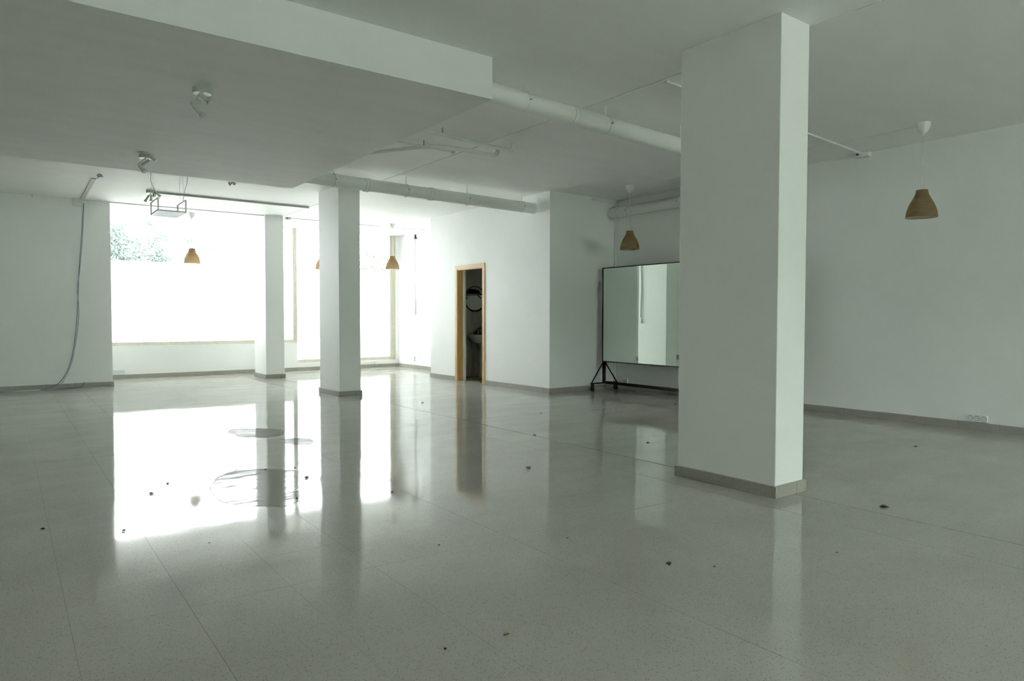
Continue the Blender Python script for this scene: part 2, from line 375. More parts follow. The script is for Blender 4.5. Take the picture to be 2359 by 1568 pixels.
window('window_1', 'wide shop window with frosted film below and tree above', XL, 5.15, 0.612, ZC, [(XL, XL+.06, 0), (5.064, 5.15, .02)], 2.235)
window('window_2', 'tall shop window with low sill behind the middle column', 5.15, 7.512, 0.166, ZC, [(7.385, 7.452, .01), (7.468, 7.512, .035)], 2.235)
e = tag(empty('window_3', ((RWX0+RWX1)/2, YBACK-0.1, RWZ0)), 'strip window in the wall behind the viewpoint', None, None, 'structure')
for k in range(5):
    x = RWX0 + (RWX1-RWX0-0.05)*k/4; B().box(x, x+0.05, YBACK-0.14, YBACK-0.08, RWZ0, RWZ1).build('stile', 'frame', e)
for z in (RWZ0, RWZ1-0.05): B().box(RWX0, RWX1, YBACK-0.14, YBACK-0.08, z, z+0.05).build('rail', 'frame', e)
for k in range(4):
    x = RWX0+.05+(RWX1-RWX0-0.05)*k/4
    B().box(x, x+(RWX1-RWX0-0.25)/4+.01, YBACK-0.113, YBACK-0.107, RWZ0+.05, RWZ1-.05).build('glass_pane', 'glass', e)

# ------------------------------------------------------------------ toilet doorway
d = tag(empty('door_1', (X4, (DY0+DY1)/2, 0)), 'oak framed doorway with a pocket door slid open', None, None, 'structure')
cw = 0.072; ct = 0.014
for y0, y1 in ((DY0-cw, DY0), (DY1, DY1+cw)):
    bevel(B().prism([(X4-ct, y0), (X4, y0), (X4, y1), (X4-ct, y1)], 0, DZ+0.0005).build('casing', 'oak', d), .002, 1)
B().add([(X4-ct, DY0-cw, DZ), (X4-ct, DY1+cw, DZ), (X4-ct, DY1+cw, DZ+cw), (X4-ct, DY0-cw, DZ+cw), (X4, DY0-cw, DZ), (X4, DY1+cw, DZ), (X4, DY1+cw, DZ+cw), (X4, DY0-cw, DZ+cw)],
        [(0, 1, 2, 3), (7, 6, 5, 4), (0, 4, 5, 1), (1, 5, 6, 2), (2, 6, 7, 3), (3, 7, 4, 0)]).build('head_casing', 'oak', d)
B().box(X4-.004, X4+0.105, DY1-0.016, DY1, 0, DZ).build('jamb', 'oak', d)
B().box(X4-.004, X4+0.035, DY0, DY0+0.014, 0, DZ).build('jamb', 'oak', d)
B().box(X4-.004, X4+0.105, DY0, DY1, DZ-0.014, DZ).build('head_jamb', 'oak', d)
B().box(X4+0.106, X4+0.135, DY1-0.075, DY1+.02, 0, DZ+0.02).build('inner_strip', 'white', d)
lf = bevel(B().box(X4+0.036, X4+0.074, DY0-0.0, DY0+0.032, 0.012, DZ-0.016).build('door_leaf', 'oak', d), .002, 1)
B().tube([(X4+0.055, DY0+0.030, 1.03), (X4+0.055, DY0+0.030, 1.09)], 0.012, 12).build('flush_pull', 'chrome', lf)
B().tube([(X4-ct-.001, DY0-0.02, 1.06), (X4-ct+.002, DY0-0.02, 1.06)], 0.014, 16).build('pull_ring', 'chrome', d)

# ------------------------------------------------------------------ drain pipes
def ring_pts(c, axis, r, n=28):
    axis = Vector(axis).normalized(); x = axis.cross(Vector((0, 0, 1))).normalized(); y = x.cross(axis)
    return [Vector(c)+(x*math.cos(2*math.pi*k/n)+y*math.sin(2*math.pi*k/n))*r for k in range(n+1)]
def drain(label, pts, r, collars, clamps, group='grey white drain pipes under the ceiling'):
    pts = [Vector(p) for p in pts]
    e = tag(empty('drain_pipe', pts[0]), label, 'pipe', group)
    B().tube(pts, r, 32).build('pipe', 'pipe', e)
    def at(s):   # point at distance along the first long leg(s)
        for a, b in zip(pts, pts[1:]):
            L = (b-a).length
            if s <= L: return a+(b-a)*s/L, (b-a).normalized()
            s -= L
        return pts[-1], (pts[-1]-pts[-2]).normalized()
    for s in collars:
        p, dd = at(s)
        B().tube([p-dd*.05, p-dd*.048, p-dd*.012, p-dd*.008, p+dd*.004, p+dd*.006, p+dd*.03, p+dd*.034], [r+.001, r+.006, r+.006, r+.010, r+.010, r+.006, r+.006, r+.001], 32).build('socket_collar', 'pipe', e)
    for s in clamps:
        p, dd = at(s)
        c = B().tube(ring_pts(p, dd, r+.0035), .0045, 6, False).build('pipe_clamp', 'pipe', e)
        B().tube([p+Vector((0, 0, r)), (p.x, p.y, ZC)], .006, 8).build('hanger_rod', 'pipe', e)
        n = Vector((0, 0, 1)).cross(dd).normalized()
        if n.y > 0 or (abs(n.y) < .1 and n.x > 0): n = -n
        q = p+n*(r+.004)
        B().tube([q-n*.008, q+n*.020], .006, 6).add([], []).build('clamp_bolt', 'steel', c)
    return e
drain('white drain pipe from the soffit front towards the near column', [(2.9, 4.585, 2.982), (6.55, 4.585, 2.847), (6.75, 4.66, 2.84), (7.85, 5.76, 2.868), (7.98, 5.95, 2.868)], .0800, [1.18, 3.5], [.62, 1.56, 2.6])
drain('white drain pipe above the middle column running into the door wall', [(2.9, 8.475, 2.925), (6.70, 8.475, 2.872)], .083, [1.0, 1.97], [.53, 1.57, 2.56, 3.56])
drain('white drain pipe along the right wall above the rolling mirror', [(8.02, 8.10, 2.868), (8.02, 6.0, 2.868), (7.99, 5.9, 2.868)], .079, [.17], [.40, 1.42])
# small waste pipes
def waste(label, pts, r, clampi=None):
    e = tag(empty('waste_pipe', pts[0]), label, 'pipe', 'thin waste pipes beside the soffit')
    B().tube(pts, r, 16).build('pipe', 'pipe', e)
    p, q = Vector(pts[-2]), Vector(pts[-1]); pd = (Vector(pts[-2])-Vector(pts[-3])).normalized()
    B().tube([p-pd*.05, p-pd*.045, p-pd*.005], [r+.001, r+.004, r+.004], 16).build('elbow_collar', 'pipe', e)
    if clampi is not None:
        a = Vector(clampi); B().tube([a, (a.x, a.y, ZC)], .007, 8).build('hanger_rod', 'steel', e)
    return e
zt = ZC-.07
waste('straight thin waste pipe leaving the soffit nearest the large drain', [(2.9, 6.03, zt+.005), (3.45, 6.08, zt), (4.54, 6.19, zt-.01), (4.585, 6.195, zt-.005), (4.60, 6.197, zt+.03), (4.60, 6.197, ZC)], .021, (3.63, 6.095, zt))
waste('bent thin waste pipe curving away from the soffit', [(2.9, 7.90, zt), (3.416, 7.176, zt), (3.70, 6.70, zt), (3.80, 6.60, zt), (3.90, 6.545, zt), (4.115, 6.52, zt), (4.52, 6.465, zt-.008), (4.56, 6.46, zt), (4.575, 6.458, zt+.03), (4.575, 6.458, ZC)], .021, (3.73, 6.66, zt))
waste('third thin waste pipe hugging the ceiling behind the bent one', [(2.9, 6.78, ZC-.024), (3.53, 6.79, ZC-.024), (4.10, 6.80, ZC-.024), (4.20, 6.81, ZC-.02), (4.22, 6.81, ZC-.01), (4.222, 6.81, ZC)], .016)

# ------------------------------------------------------------------ trunking and cables
def trunk(label, a, b, w=.025, h=.014, m='white'):
    o = B().bar(a, b, w, h).build('cable_trunking', m, None, a)
    return tag(o, label, 'trunking', 'surface cable trunking')
zt = ZC-.007
trunk('white trunking from the ceiling joint to the right wall box', (4.37, 3.80, ZC-.011), (8.09, 4.07, ZC-.011), .03, .018)
trunk('thin ceiling trunking linking the two right hand pendants', (7.44, 3.15, ZC-.004), (7.46, 7.05, ZC-.004), .012, .008)
trunk('ceiling trunking from the third spotlight to the ceiling joint', (1.93, 11.80, ZC-.017), (4.32, 11.80, ZC-.017), .03, .032, 'shadetrunk')
trunk('thin ceiling trunking parallel to the window wall, left half', (1.08, 13.335, ZC-.009), (4.0, 13.30, ZC-.009), .022, .018)
trunk('thin ceiling trunking parallel to the window wall, right half', (4.5, 13.34, ZC-.007), (6.45, 13.40, ZC-.007), .018, .014)
trunk('ceiling trunking end piece near the overexposed corner', (6.6, 13.41, ZC-.007), (7.5, 13.30, ZC-.007), .016, .014)
trunk('ceiling trunking running from the torn ceiling hole to the left box', (1.045, 11.2, ZC-.007), (1.075, 13.30, ZC-.007), .055, .012, 'beige')
trunk('corner trunking high on the right wall beside the box', (XR-.008, 4.15, ZC-.012), (XR-.008, 8.1, ZC-.012), .012, .02)
trunk('perforated white strip high on the wall behind the mirror corner', (7.61, Y5-.006, ZC-.04), (8.13, Y5-.006, ZC-.04), .012, .045)
trunk('vertical white trunking in the corner behind the rolling mirror', (8.125, Y5-.02, 0.10), (8.125, Y5-.02, ZC-.02), .022, .03)
trunk('vertical white trunking on the overexposed side wall', (X3-.003, 13.94, 1.57), (X3-.003, 13.94, 2.98), .006, .02)
trunk('short thick trunking cover on the overexposed side wall', (X3-.012, 13.93, 1.23), (X3-.012, 13.93, 1.57), .024, .03)
trunk('hair thin cable strip above the lone switch', (X3-.003, 14.0, 0.28), (X3-.003, 13.97, 1.22), .006, .008)
trunk('vertical white trunking on the far side of the middle column', (4.2855+.008, 10.295, 1.18), (4.2855+.008, 10.295, ZC), .016, .05)
def boxed(name, label, cat, x0, x1, y0, y1, z0, z1, detail=None):
    c = ((x0+x1)/2, (y0+y1)/2, z0)
    e = tag(empty(name, c), label, cat)
    bevel(B().box(x0, x1, y0, y1, z0, z1).build('housing', 'white', e), .004)
    if detail: B().box(*detail).build('cover_slot', 'hole', e)
    return e
boxed('junction_box', 'square white junction box above the hanging blue cables', 'junction box', .945, 1.08, YL-.03, YL, ZC-.115, ZC-.003, (.955, .96, YL-.0315, YL-.03, ZC-.11, ZC-.105))
boxed('junction_box', 'white junction box where trunking meets the right wall', 'junction box', XR-.09, XR, 3.98, 4.14, ZC-.055, ZC-.002, (XR-.0915, XR-.09, 4.09, 4.115, ZC-.03, ZC-.008))
boxed('junction_box', 'small white junction box beside the window side column', 'junction box', 4.40, 4.51, 13.28, 13.36, ZC-.05, ZC-.002, (4.425, 4.45, 13.2785, 13.28, ZC-.035, ZC-.012))
boxed('wall_switch', 'small white switch on the overexposed side wall', 'switch', X3-.035, X3, 13.96, 14.05, .16, .275)
boxed('wall_switch', 'white switch on the mirrored side of the middle column', 'switch', 4.2855, 4.2855+.03, 10.26, 10.335, 1.05, 1.18)
def cable(name, label, pts, r, m, group=None):
    # catmull-rom smooth
    P = [Vector(p) for p in pts]; out = []
    for i in range(len(P)-1):
        a, b, c, dd = P[max(i-1, 0)], P[i], P[i+1], P[min(i+2, len(P)-1)]
        for k in range(8):
            t = k/8; out.append(0.5*((2*b)+(c-a)*t+(2*a-5*b+4*c-dd)*t*t+(-a+3*b-3*c+dd)*t**3))
    out.append(P[-1])
    return tag(B().tube(out, r, 8).build(name, m, None, pts[0]), label, 'cable', group)
yc = YL-.022
cable('hanging_cable', 'blue cable hanging from the junction box to the floor', [(1.090, yc, 3.03), (1.058, yc, 2.52), (1.012, yc, 1.95), (.985, yc, 1.38), (.945, yc, .88), (.878, yc, .455), (.785, yc, .21), (.66, yc-.02, .06), (.50, yc-.05, .012), (.27, yc-.10, .009), (-.05, yc-.12, .009)], .0048, 'bluecable', 'cables hanging on the left wall')
cable('hanging_cable', 'grey cable hanging beside the blue one on the left wall', [(1.098, yc-.008, 3.03), (1.070, yc-.011, 2.5), (1.022, yc-.012, 1.95), (.985, yc-.012, 1.62), (.998, yc-.011, 1.25), (.965, yc-.011, .88), (.890, yc-.012, .44), (.80, yc-.012, .195), (.72, yc-.035, .07), (.63, yc-.065, .012), (.55, yc-.085, .008)], .0042, 'greycable', 'cables hanging on the left wall')
cable('loose_cable', 'short blue cable end lying at the skirting below', [(.66, yc-.10, .008), (.78, yc-.075, .009), (.92, yc-.05, .012), (1.0, yc-.05, .014), (1.03, yc-.03, .05), (1.06, yc-.012, .085)], .006, 'bluecable')
cable('loose_cable', 'white strip of cable lying along the left skirting', [(-.03, yc-.17, .008), (.2, yc-.15, .008), (.45, yc-.12, .008)], .007, 'cord')
# torn hole with loose wires in the ceiling
hb = B()
for k in range(4):
    a = k*1.3; hb.tube([(1.08+.02*math.cos(a), 10.85+.05*math.sin(a), ZC), (1.085+.03*math.cos(a*1.3), 10.87+.08*math.sin(a), ZC-.015), (1.09+.03*math.cos(a*2), 10.9+.09*math.sin(a*1.7), ZC-.03-.01*math.sin(a))], .006, 6)
h = tag(hb.build('torn_ceiling_wires', 'greycable', None, (1.07, 10.85, ZC)), 'frayed wires poking from a torn patch of ceiling', 'wires')
# wall bracket top right
tag(B().box(X3-.03, X3, 13.90, 13.93, 2.98, 3.05).box(X3-.045, X3, 13.86, 13.93, 2.955, 2.98).build('wall_hook', 'dark', None, (X3, 13.9, 2.98)), 'small dark hook above the side wall trunking', 'hook')
tag(B().tube([(.40, YL-.002, 3.0978), (.40, YL-.03, 3.07), (.40, YL-.03, 3.10)], .005, 8).build('ceiling_hook', 'greycable', None, (.40, YL, 3.09)), 'tiny hook at the ceiling edge of the left wall', 'hook')

# ------------------------------------------------------------------ power sockets
def sockets(label, origin, u, n, count=3, w=.062, h=.072, t=.028):
    o = Vector(origin); u = Vector(u); n = Vector(n); L = w*count
    e = tag(empty('socket_strip', o), label, 'socket', 'triple power sockets')
    def pt(a, z, d): return o+u*a+Vector((0, 0, z))+n*d
    v = [pt(a, z, dd) for dd in (0, t) for a, z in ((0, 0), (L, 0), (L, h), (0, h))]
    bevel(B().add(v, [(3, 2, 1, 0), (4, 5, 6, 7), (0, 1, 5, 4), (1, 2, 6, 5), (2, 3, 7, 6), (3, 0, 4, 7)]).build('housing', 'socket', e), .004)
    for k in range(count):
        c = pt(w*(k+.5), h/2, t)
        rim = B().tube([c-n*.002, c+n*.0015], .026, 20).build('socket_well', 'hole', e)
        B().tube([c-n*.001, c+n*.002], .0232, 20).build('socket_face', 'socket', rim)
        for s in (-1, 1): B().tube([c+u*s*.0095, c+u*s*.0095+n*.003], .0035, 8).build('pin_hole', 'hole', rim)
        B().bar(c+Vector((0, 0, .024))+n*.003, c+Vector((0, 0, .016))+n*.003, .006, .002, tuple(n)).build('earth_clip', 'steel', rim)
    return e
sockets('triple white socket on the right wall skirting', (XR, 2.928, .085), (0, -1, 0), (-1, 0, 0))
sockets('triple white socket below the wide window beside the left wall', (1.645, YW, .088), (1, 0, 0), (0, -1, 0), w=.06, h=.085)
sockets('triple white socket on the sill below the tall window', (6.735, YW, .078), (1, 0, 0), (0, -1, 0), w=.078, h=.07)
sockets('white socket half hidden behind the rolling mirror', (XR, 7.95, .10), (0, -1, 0), (-1, 0, 0), count=2, w=.06)

# ------------------------------------------------------------------ pendant lamps
def make_pendant():
    e = empty('pendant_lamp', (0, 0, 0))
    H = .272; R = .1415; zb = 0
    prof = [(.37, 1.0), (.375, .97), (.385, .92), (.41, .86), (.46, .79), (.545, .70), (.65, .60), (.755, .50), (.85, .38), (.925, .26), (.97, .14), (.99, .05), (1.0, 0.0)]
    out = [(r*R, z*H) for r, z in prof]; inn = [(r*R-.004, z*H) for r, z in prof]
    ringed = []
    for i in range(len(out)-1):
        for k in range(4):
            t = k/4; r = out[i][0]*(1-t)+out[i+1][0]*t; z = out[i][1]*(1-t)+out[i+1][1]*t; ringed.append((r+(.0008 if k % 2 else 0), z))
    ringed.append(out[-1])
    s = B().lathe([(0.012, H)]+ringed, n=48).build('lamp_shade', 'shade', e)
    B().lathe([(0.012, H-.004)]+inn+[(R, 0)], n=48).build('white_lining', 'lining', s)
    B().tube([(0, 0, H+.012), (0, 0, H-.06)], .018, 16).build('lamp_holder', 'white', e)
    ctop = ZC-2.165
    B().lathe([(.004, ctop-.108), (.012, ctop-.106), (.028, ctop-.098), (.045, ctop-.080), (.057, ctop-.052), (.063, ctop-.022), (.065, ctop), (.0, ctop)], n=36).build('ceiling_cup', 'white', e)
    B().tube([(0, 0, ctop-.125), (0, 0, ctop-.105)], .007, 12).build('cord_grip', 'white', e)
    B().tube([(0, 0, H), (0, 0, ctop-.11)], .0035, 8).build('cord', 'cord', e)
    return e
def copy_tree(o, parent=None):
    c = o.copy(); COL.objects.link(c); c.parent = parent
    for ch in o.children: copy_tree(ch, c)
    return c
pend = make_pendant()
PEND = [((7.36, 3.09), 'tan twine pendant lamp hanging alone in front of the right wall'),
        ((7.40, 7.09), 'tan twine pendant lamp hanging above the rolling mirror'),
        ((6.507, 12.95), 'pale twine pendant lamp in front of the tall window stile'),
        ((2.834, 13.81), 'pale twine pendant lamp in front of the wide window beside the tree'),
        ((5.36, 13.90), 'pale twine pendant lamp almost hidden behind the middle column')]
for i, ((x, y), lab) in enumerate(PEND):
    o = pend if i == 0 else copy_tree(pend)
    o.location = (x, y, 2.165); tag(o, lab, 'lamp', 'twine pendant lamps')

# ------------------------------------------------------------------ ceiling spotlights
Rv = Vector((math.cos(YAW), -math.sin(YAW), 0)); Fv = Vector((math.sin(YAW), math.cos(YAW), 0)); Zv = Vector((0, 0, 1))
def spot(label, base, arms, heads):
    """arms: list of polylines, heads: (start, end) of the lamp body; coordinates (right, up, deep) in metres from the base"""
    b0 = Vector(base); L = lambda p: b0+Rv*p[0]+Zv*p[1]+Fv*p[2]
    e = tag(empty('ceiling_spotlight', base), label, 'spotlight', 'grey beige ceiling spotlights')
    c = B().lathe([(0.0, 0), (.066, 0), (.066, -.036), (.0635, -.038), (.060, -.036)], base, 36).build('base_plate', 'spot', e)
    B().lathe([(.060, -.036), (0, -.035)], base, 36).build('base_cap', 'spot_inner', c)
    B().tube([L((.02, -.018, -.064)), L((.021, -.018, -.068))], .004, 8).build('fixing_screw', 'hole', c)
    for a in arms: B().tube([L(p) for p in a], .006, 10).build('arm', 'spot', e)
    for a, b, flare in heads:
        a, b = L(a), L(b); dd = (b-a).normalized(); r = .0155
        hd = B().tube([a, a+dd*.002, b-dd*.002, b], [r*.85, r, r, r*.92], 18).build('lamp_tube', 'spot', e)
        if flare:
            B().tube([b, b+dd*.006, b+dd*.024, b+dd*.030], [r*.9, r*1.05, r*1.55, r*1.62], 18).build('lamp_cone', 'spot', hd)
            B().tube([b+dd*.0295, b+dd*.0315], r*1.45, 18).build('bulb_glass', 'bulb', hd)
    return e
spot('nearest spotlight with three jointed heads under the soffit', (1.169, 5.29, ZB),
     [[(.045, .0, -.05), (.045, -.025, -.055), (.02, -.045, -.05), (-.01, -.055, -.04), (-.025, -.085, -.04), (-.022, -.10, -.04)], [(.03, -.03, -.05), (.045, -.005, -.06)], [(-.045, -.115, -.04), (-.04, -.13, -.04)]],
     [((.0, -.025, -.055), (.07, -.018, -.05), False), ((.005, -.05, -.05), (.055, -.092, -.05), True), ((-.062, -.115, -.045), (.0, -.098, -.04), False), ((-.045, -.13, -.04), (.0, -.178, -.04), True)])
spot('spotlight at the far edge of the soffit with heads folded together', (1.181, 7.762, ZB),
     [[(.06, .0, -.05), (.02, -.045, -.055), (-.055, -.105, -.05)], [(-.055, -.105, -.05), (-.045, -.13, -.04)]],
     [((.05, -.02, -.04), (.115, -.062, -.03), False), ((.05, -.06, -.045), (-.02, -.11, -.045), False), ((-.05, -.115, -.04), (-.015, -.15, -.04), True)])
spot('spotlight with four heads in front of the window beside the hanging tray', (1.851, 11.80, ZC),
     [[(0, -.03, 0), (-.01, -.05, 0), (-.03, -.065, 0)], [(.0, -.03, 0), (.005, -.07, 0)], [(.03, -.03, 0), (.035, -.05, 0)], [(.06, -.01, -.02), (.075, -.03, -.02)]],
     [((-.03, -.07, 0), (-.075, -.135, 0), True), ((.004, -.065, 0), (.0, -.125, 0), True), ((.032, -.035, .02), (.032, -.09, .02), False), ((.065, -.02, -.02), (.125, -.065, -.02), True)])
spot('spotlight of which only a head shows below the far soffit edge', (2.60, 10.12, ZC),
     [[(0, -.03, 0), (.01, -.05, 0)], [(-.02, -.03, 0), (-.04, -.05, 0)]],
     [((.04, -.035, 0), (-.005, -.058, 0), True), ((.045, -.045, .03), (.02, -.075, .03), False)])

# ------------------------------------------------------------------ hanging tray
t = tag(empty('hanging_tray', (1.75, 9.86, 2.5)), 'hanging metal tray with two side frames below the soffit edge', 'tray')
x0, x1, y0, y1, z0 = 1.585, 1.905, 9.60, 10.11, 2.50
B().box(x0+.012, x1-.012, y0+.012, y1-.012, z0, z0+.004).build('perforated_plate', 'zinc', t)
for a, b in (((x0, y0), (x1, y0)), ((x0, y1), (x1, y1)), ((x0, y0), (x0, y1)), ((x1, y0), (x1, y1))):
    B().bar((*a, z0+.008), (*b, z0+.008), .018, .02).build('edge_rail', 'steel', t)
for x in (x0, x1):
    for y in (y0, y1): B().bar((x, y, z0), (x, y, z0+.165), .016, .016).build('upright', 'steel', t)
    B().bar((x, y0, z0+.157), (x, y1, z0+.157), .016, .016).build('side_bar', 'steel', t)
for (xa, ya, xb, yb) in ((x0+.0, y0+.15, x0-.06, y0+.12), (x0+.0, y1-.15, x0-.03, y1-.15), (x1, y0+.15, x1-.005, y0+.15), (x1, y1-.15, x1+.0, y1-.15)):
    B().tube([(xa, ya, z0+.16), (xb, yb, ZC)], .0012, 5).build('suspension_wire', 'steel', t)
cable('power_cable', 'wavy grey cable dropping to the left of the hanging tray', [(1.575, 9.70, 2.69), (1.57, 9.72, 2.76), (1.545, 9.73, 2.83), (1.53, 9.75, 2.9), (1.53, 9.72, 3.0), (1.53, 9.7, ZC)], .0035, 'greycable', 'cables above the tray')
cable('power_cable', 'wavy grey cable dropping to the right of the hanging tray', [(1.90, 9.75, 2.67), (1.91, 9.72, 2.74), (1.925, 9.74, 2.82), (1.945, 9.72, 2.9), (1.95, 9.7, 3.0), (1.95, 9.7, ZC)], .003, 'greycable', 'cables above the tray')

# ------------------------------------------------------------------ rolling mirror
XM = 7.70
rm = tag(empty('rolling_mirror', (7.73, 6.7, 0)), 'large rolling mirror in a thin dark frame on casters', 'mirror')
ya, yb, za, zb2 = 5.35, 7.962, .462, 1.96
B().box(XM, XM+.006, ya+.012, yb-.012, za+.012, zb2-.012).build('mirror_glass', 'mirror', rm)
B().box(XM+.007, XM+.016, ya+.012, yb-.012, za+.012, zb2-.012).build('back_board', 'dark', rm)
for q in ((ya, yb, za, za+.014), (ya, yb, zb2-.014, zb2), (ya, ya+.014, za+.014, zb2-.014), (yb-.016, yb, za+.014, zb2-.014)):
    B().box(XM-.006, XM+.03, *q).build('frame_bar', 'dark', rm)
for y in (yb-.018, ya+.018):
    B().box(XM+.005, XM+.045, y-.02, y+.02, .112, za).build('post', 'dark', rm)
    cb = B().box(7.44, 8.02, y-.013, y+.013, .112, .135).build('cross_foot', 'dark', rm)
    for x, xe in ((7.455, XM+.01), (8.005, XM+.04)):
        B().bar((x, y, .135), (xe, y, za), .012, .016).build('brace', 'dark', rm)
        xx = 7.475 if x < 7.7 else 7.985
        w = B().tube([(xx-.011, y, .041), (xx+.011, y, .041)], .041, 20).build('caster_wheel', 'rubber', rm)
        B().box(xx-.016, xx-.012, y-.018, y+.022, .04, .108).box(xx+.012, xx+.016, y-.018, y+.022, .04, .108).box(xx-.018, xx+.018, y-.024, y+.026, .102, .113).build('caster_fork', 'dark', w)
B().box(XM+.008, XM+.042, ya+.04, yb-.036, .112, .155).build('bottom_beam', 'dark', rm)

# ------------------------------------------------------------------ toilet fittings
e = tag(empty('round_mirror', (7.55, 11.43, 1.54)), 'round mirror with brown wooden rim above the toilet basin', 'mirror')
c = Vector((7.55, 11.43, 1.54)); b = B(); n = 48
ang = [2*math.pi*k/n for k in range(n+1)]
b.tube([c+Vector((math.cos(a)*.245, 0, math.sin(a)*.245)) for a in ang], .016, 10, False); b.build('rim', 'ringwood', e)
B().tube([c+Vector((0, .003, 0)), c+Vector((0, .012, 0))], .236, 48).build('mirror_glass', 'mirror', e)
e = tag(empty('wash_basin', (7.56, 11.2, 0)), 'white ceramic pedestal wash basin in the dim toilet', 'basin')
bs = B()
prof = [(.0, .66), (.12, .665), (.20, .70), (.255, .76), (.275, .815), (.278, .83), (.262, .833), (.245, .815), (.2, .75), (.1, .71), (.0, .705)]
v = []; f = []; n = 36
for (r, z) in prof:
    for k in range(n):
        a = 2*math.pi*k/n; v.append((7.56+r*math.cos(a), 11.21+r*math.sin(a)*.8, z))
for i in range(len(prof)-1):
    for k in range(n): f.append((i*n+k, i*n+(k+1) % n, (i+1)*n+(k+1) % n, (i+1)*n+k))
bs.add(v, f, True); bs.build('bowl', 'ceramic', e)
B().lathe([(.105, 0), (.10, .04), (.085, .2), (.08, .45), (.09, .60), (.12, .68)], (7.62, 11.25, 0), 28).build('pedestal', 'ceramic', e)
tp = B().tube([(7.60, 11.40, .828), (7.60, 11.40, .90)], .02, 14).build('tap_body', 'chrome', e)
B().tube([(7.60, 11.40, .89), (7.60, 11.33, .905), (7.60, 11.27, .895)], .011, 10).build('spout', 'chrome', tp)
B().bar((7.60, 11.40, .905), (7.66, 11.40, .925), .014, .01).build('lever', 'chrome', tp)
e = tag(empty('wall_shelf', (XR, 10.5, 1.66)), 'brown wooden toilet shelf seen in the round mirror', 'shelf')
B().box(XR-.13, XR, 10.1, 10.85, 1.645, 1.67).build('board', 'ringwood', e)
for y in (10.2, 10.75): B().bar((XR-.10, y, 1.645), (XR-.005, y, 1.57), .015, .015).build('bracket', 'dark', e)
b = B()
for k in range(6):
    b.lathe([(0, .0), (.07, .01), (.085, .04), (.06, .08+.02*math.sin(k*2)), (0, .10+.02*math.sin(k))], (XR-.085+.012*math.sin(k*3), 10.3+.07*k, 1.671), 12)
tag(b.build('black_cloth_bundle', 'blackcloth', None, (XR-.08, 10.4, 1.671)), 'black bundle lying on the toilet shelf', 'cloth')

# ------------------------------------------------------------------ marks and litter on the floor
def stain(label, poly):
    cx = sum(p[0] for p in poly)/len(poly); cyy = sum(p[1] for p in poly)/len(poly)
    P = []
    for i in range(len(poly)):
        a, b = poly[i], poly[(i+1) % len(poly)]
        for k in range(3):
            t = k/3; j = .012 if k else .004
            P.append((a[0]*(1-t)+b[0]*t+random.uniform(-j, j), a[1]*(1-t)+b[1]*t+random.uniform(-j, j)))
    e = tag(empty('water_stain', (cx, cyy, 0)), label, 'stain', 'dried water stains on the floor')
    B().prism(P, .0002, .0006).build('residue_film', 'stain', e)
    Q = [(x+(cx-x)*.02, y+(cyy-y)*.02) for x, y in P]; n = len(P); w = B()
    w.add([(x, y, .0009) for x, y in P]+[(x, y, .0009) for x, y in Q], [(i, (i+1) % n, n+(i+1) % n, n+i) for i in range(n)])
    w.build('edge_mark', 'stain_edge', e)
    return e
stain('pale jagged edged dried puddle nearest the viewer', [(1.32, 5.363), (1.39, 5.405), (1.546, 5.358), (1.608, 5.327), (1.767, 5.156), (1.772, 5.059), (1.763, 4.764), (1.726, 4.72), (1.712, 4.598), (1.692, 4.575), (1.604, 4.606), (1.552, 4.558), (1.578, 4.497), (1.559, 4.389), (1.495, 4.261), (1.45, 4.238), (1.392, 4.208), (1.345, 4.207), (1.281, 4.251), (1.225, 4.322), (1.172, 4.378), (1.121, 4.443), (1.085, 4.543), (1.085, 4.756), (1.109, 4.947), (1.201, 5.2)])
stain('long streaky dried puddle left of the far column reflection', [(1.86, 7.42), (1.95, 7.44), (2.06, 7.40), (2.14, 7.32), (2.26, 7.2), (2.30, 7.02), (2.2, 6.80), (2.05, 6.72), (1.95, 6.80), (1.86, 6.86), (1.80, 6.95), (1.83, 7.1), (1.78, 7.25)])
stain('small scuffed dried puddle beside the middle column reflection', [(2.081, 6.491), (2.199, 6.553), (2.343, 6.449), (2.341, 6.26), (2.259, 6.138), (2.154, 6.175), (2.077, 6.33)])
def litter(name, label, x, y, size, m, shape=0):
    rnd = random.Random(hash((round(x*100), round(y*100))) & 0xffff); b = B()
    if shape: size *= 0.8
    if shape == 0:     # curled leaf
        n = 7; v = []; f = []
        for i in range(n):
            t = i/(n-1); w = math.sin(math.pi*min(.97, max(.03, t)))**.8*size*.32
            for j in (-1, 0, 1):
                v.append(((t-.5)*size, j*w, abs(j)*w*.8+.25*size*(t-.5)**2+rnd.uniform(0, .05)*size))
        for i in range(n-1):
            for j in (0, 1): f.append((i*3+j, (i+1)*3+j, (i+1)*3+j+1, i*3+j+1))
        v2 = [(p[0], p[1], p[2]+.0012) for p in v]; k = len(v)
        b.add(v, [q[::-1] for q in f]); b.add(v2, f, True)
    else:              # lumpy crumb with bent legs or stalks
        b.lathe([(0, 0), (size*.28, size*.05), (size*.36, size*.18), (size*.2, size*.33), (0, size*.38)], (0, 0, 0), 9)
        for k in range(3):
            a = rnd.uniform(0, 6.28); b.tube([(0, 0, size*.15), (math.cos(a)*size*.4, math.sin(a)*size*.4, size*.28), (math.cos(a)*size*.62, math.sin(a)*size*.62, size*.03)], size*.06, 5)
    ang = rnd.uniform(0, 6.28); o = b.build(name, m, None)
    mn = min(v.co.z for v in o.data.vertices)
    o.location = (x, y, .0008-mn); o.rotation_euler = (0, 0, ang)
    return tag(o, label, 'leaf' if name == 'dry_leaf' else 'crumb', 'litter scattered on the floor')
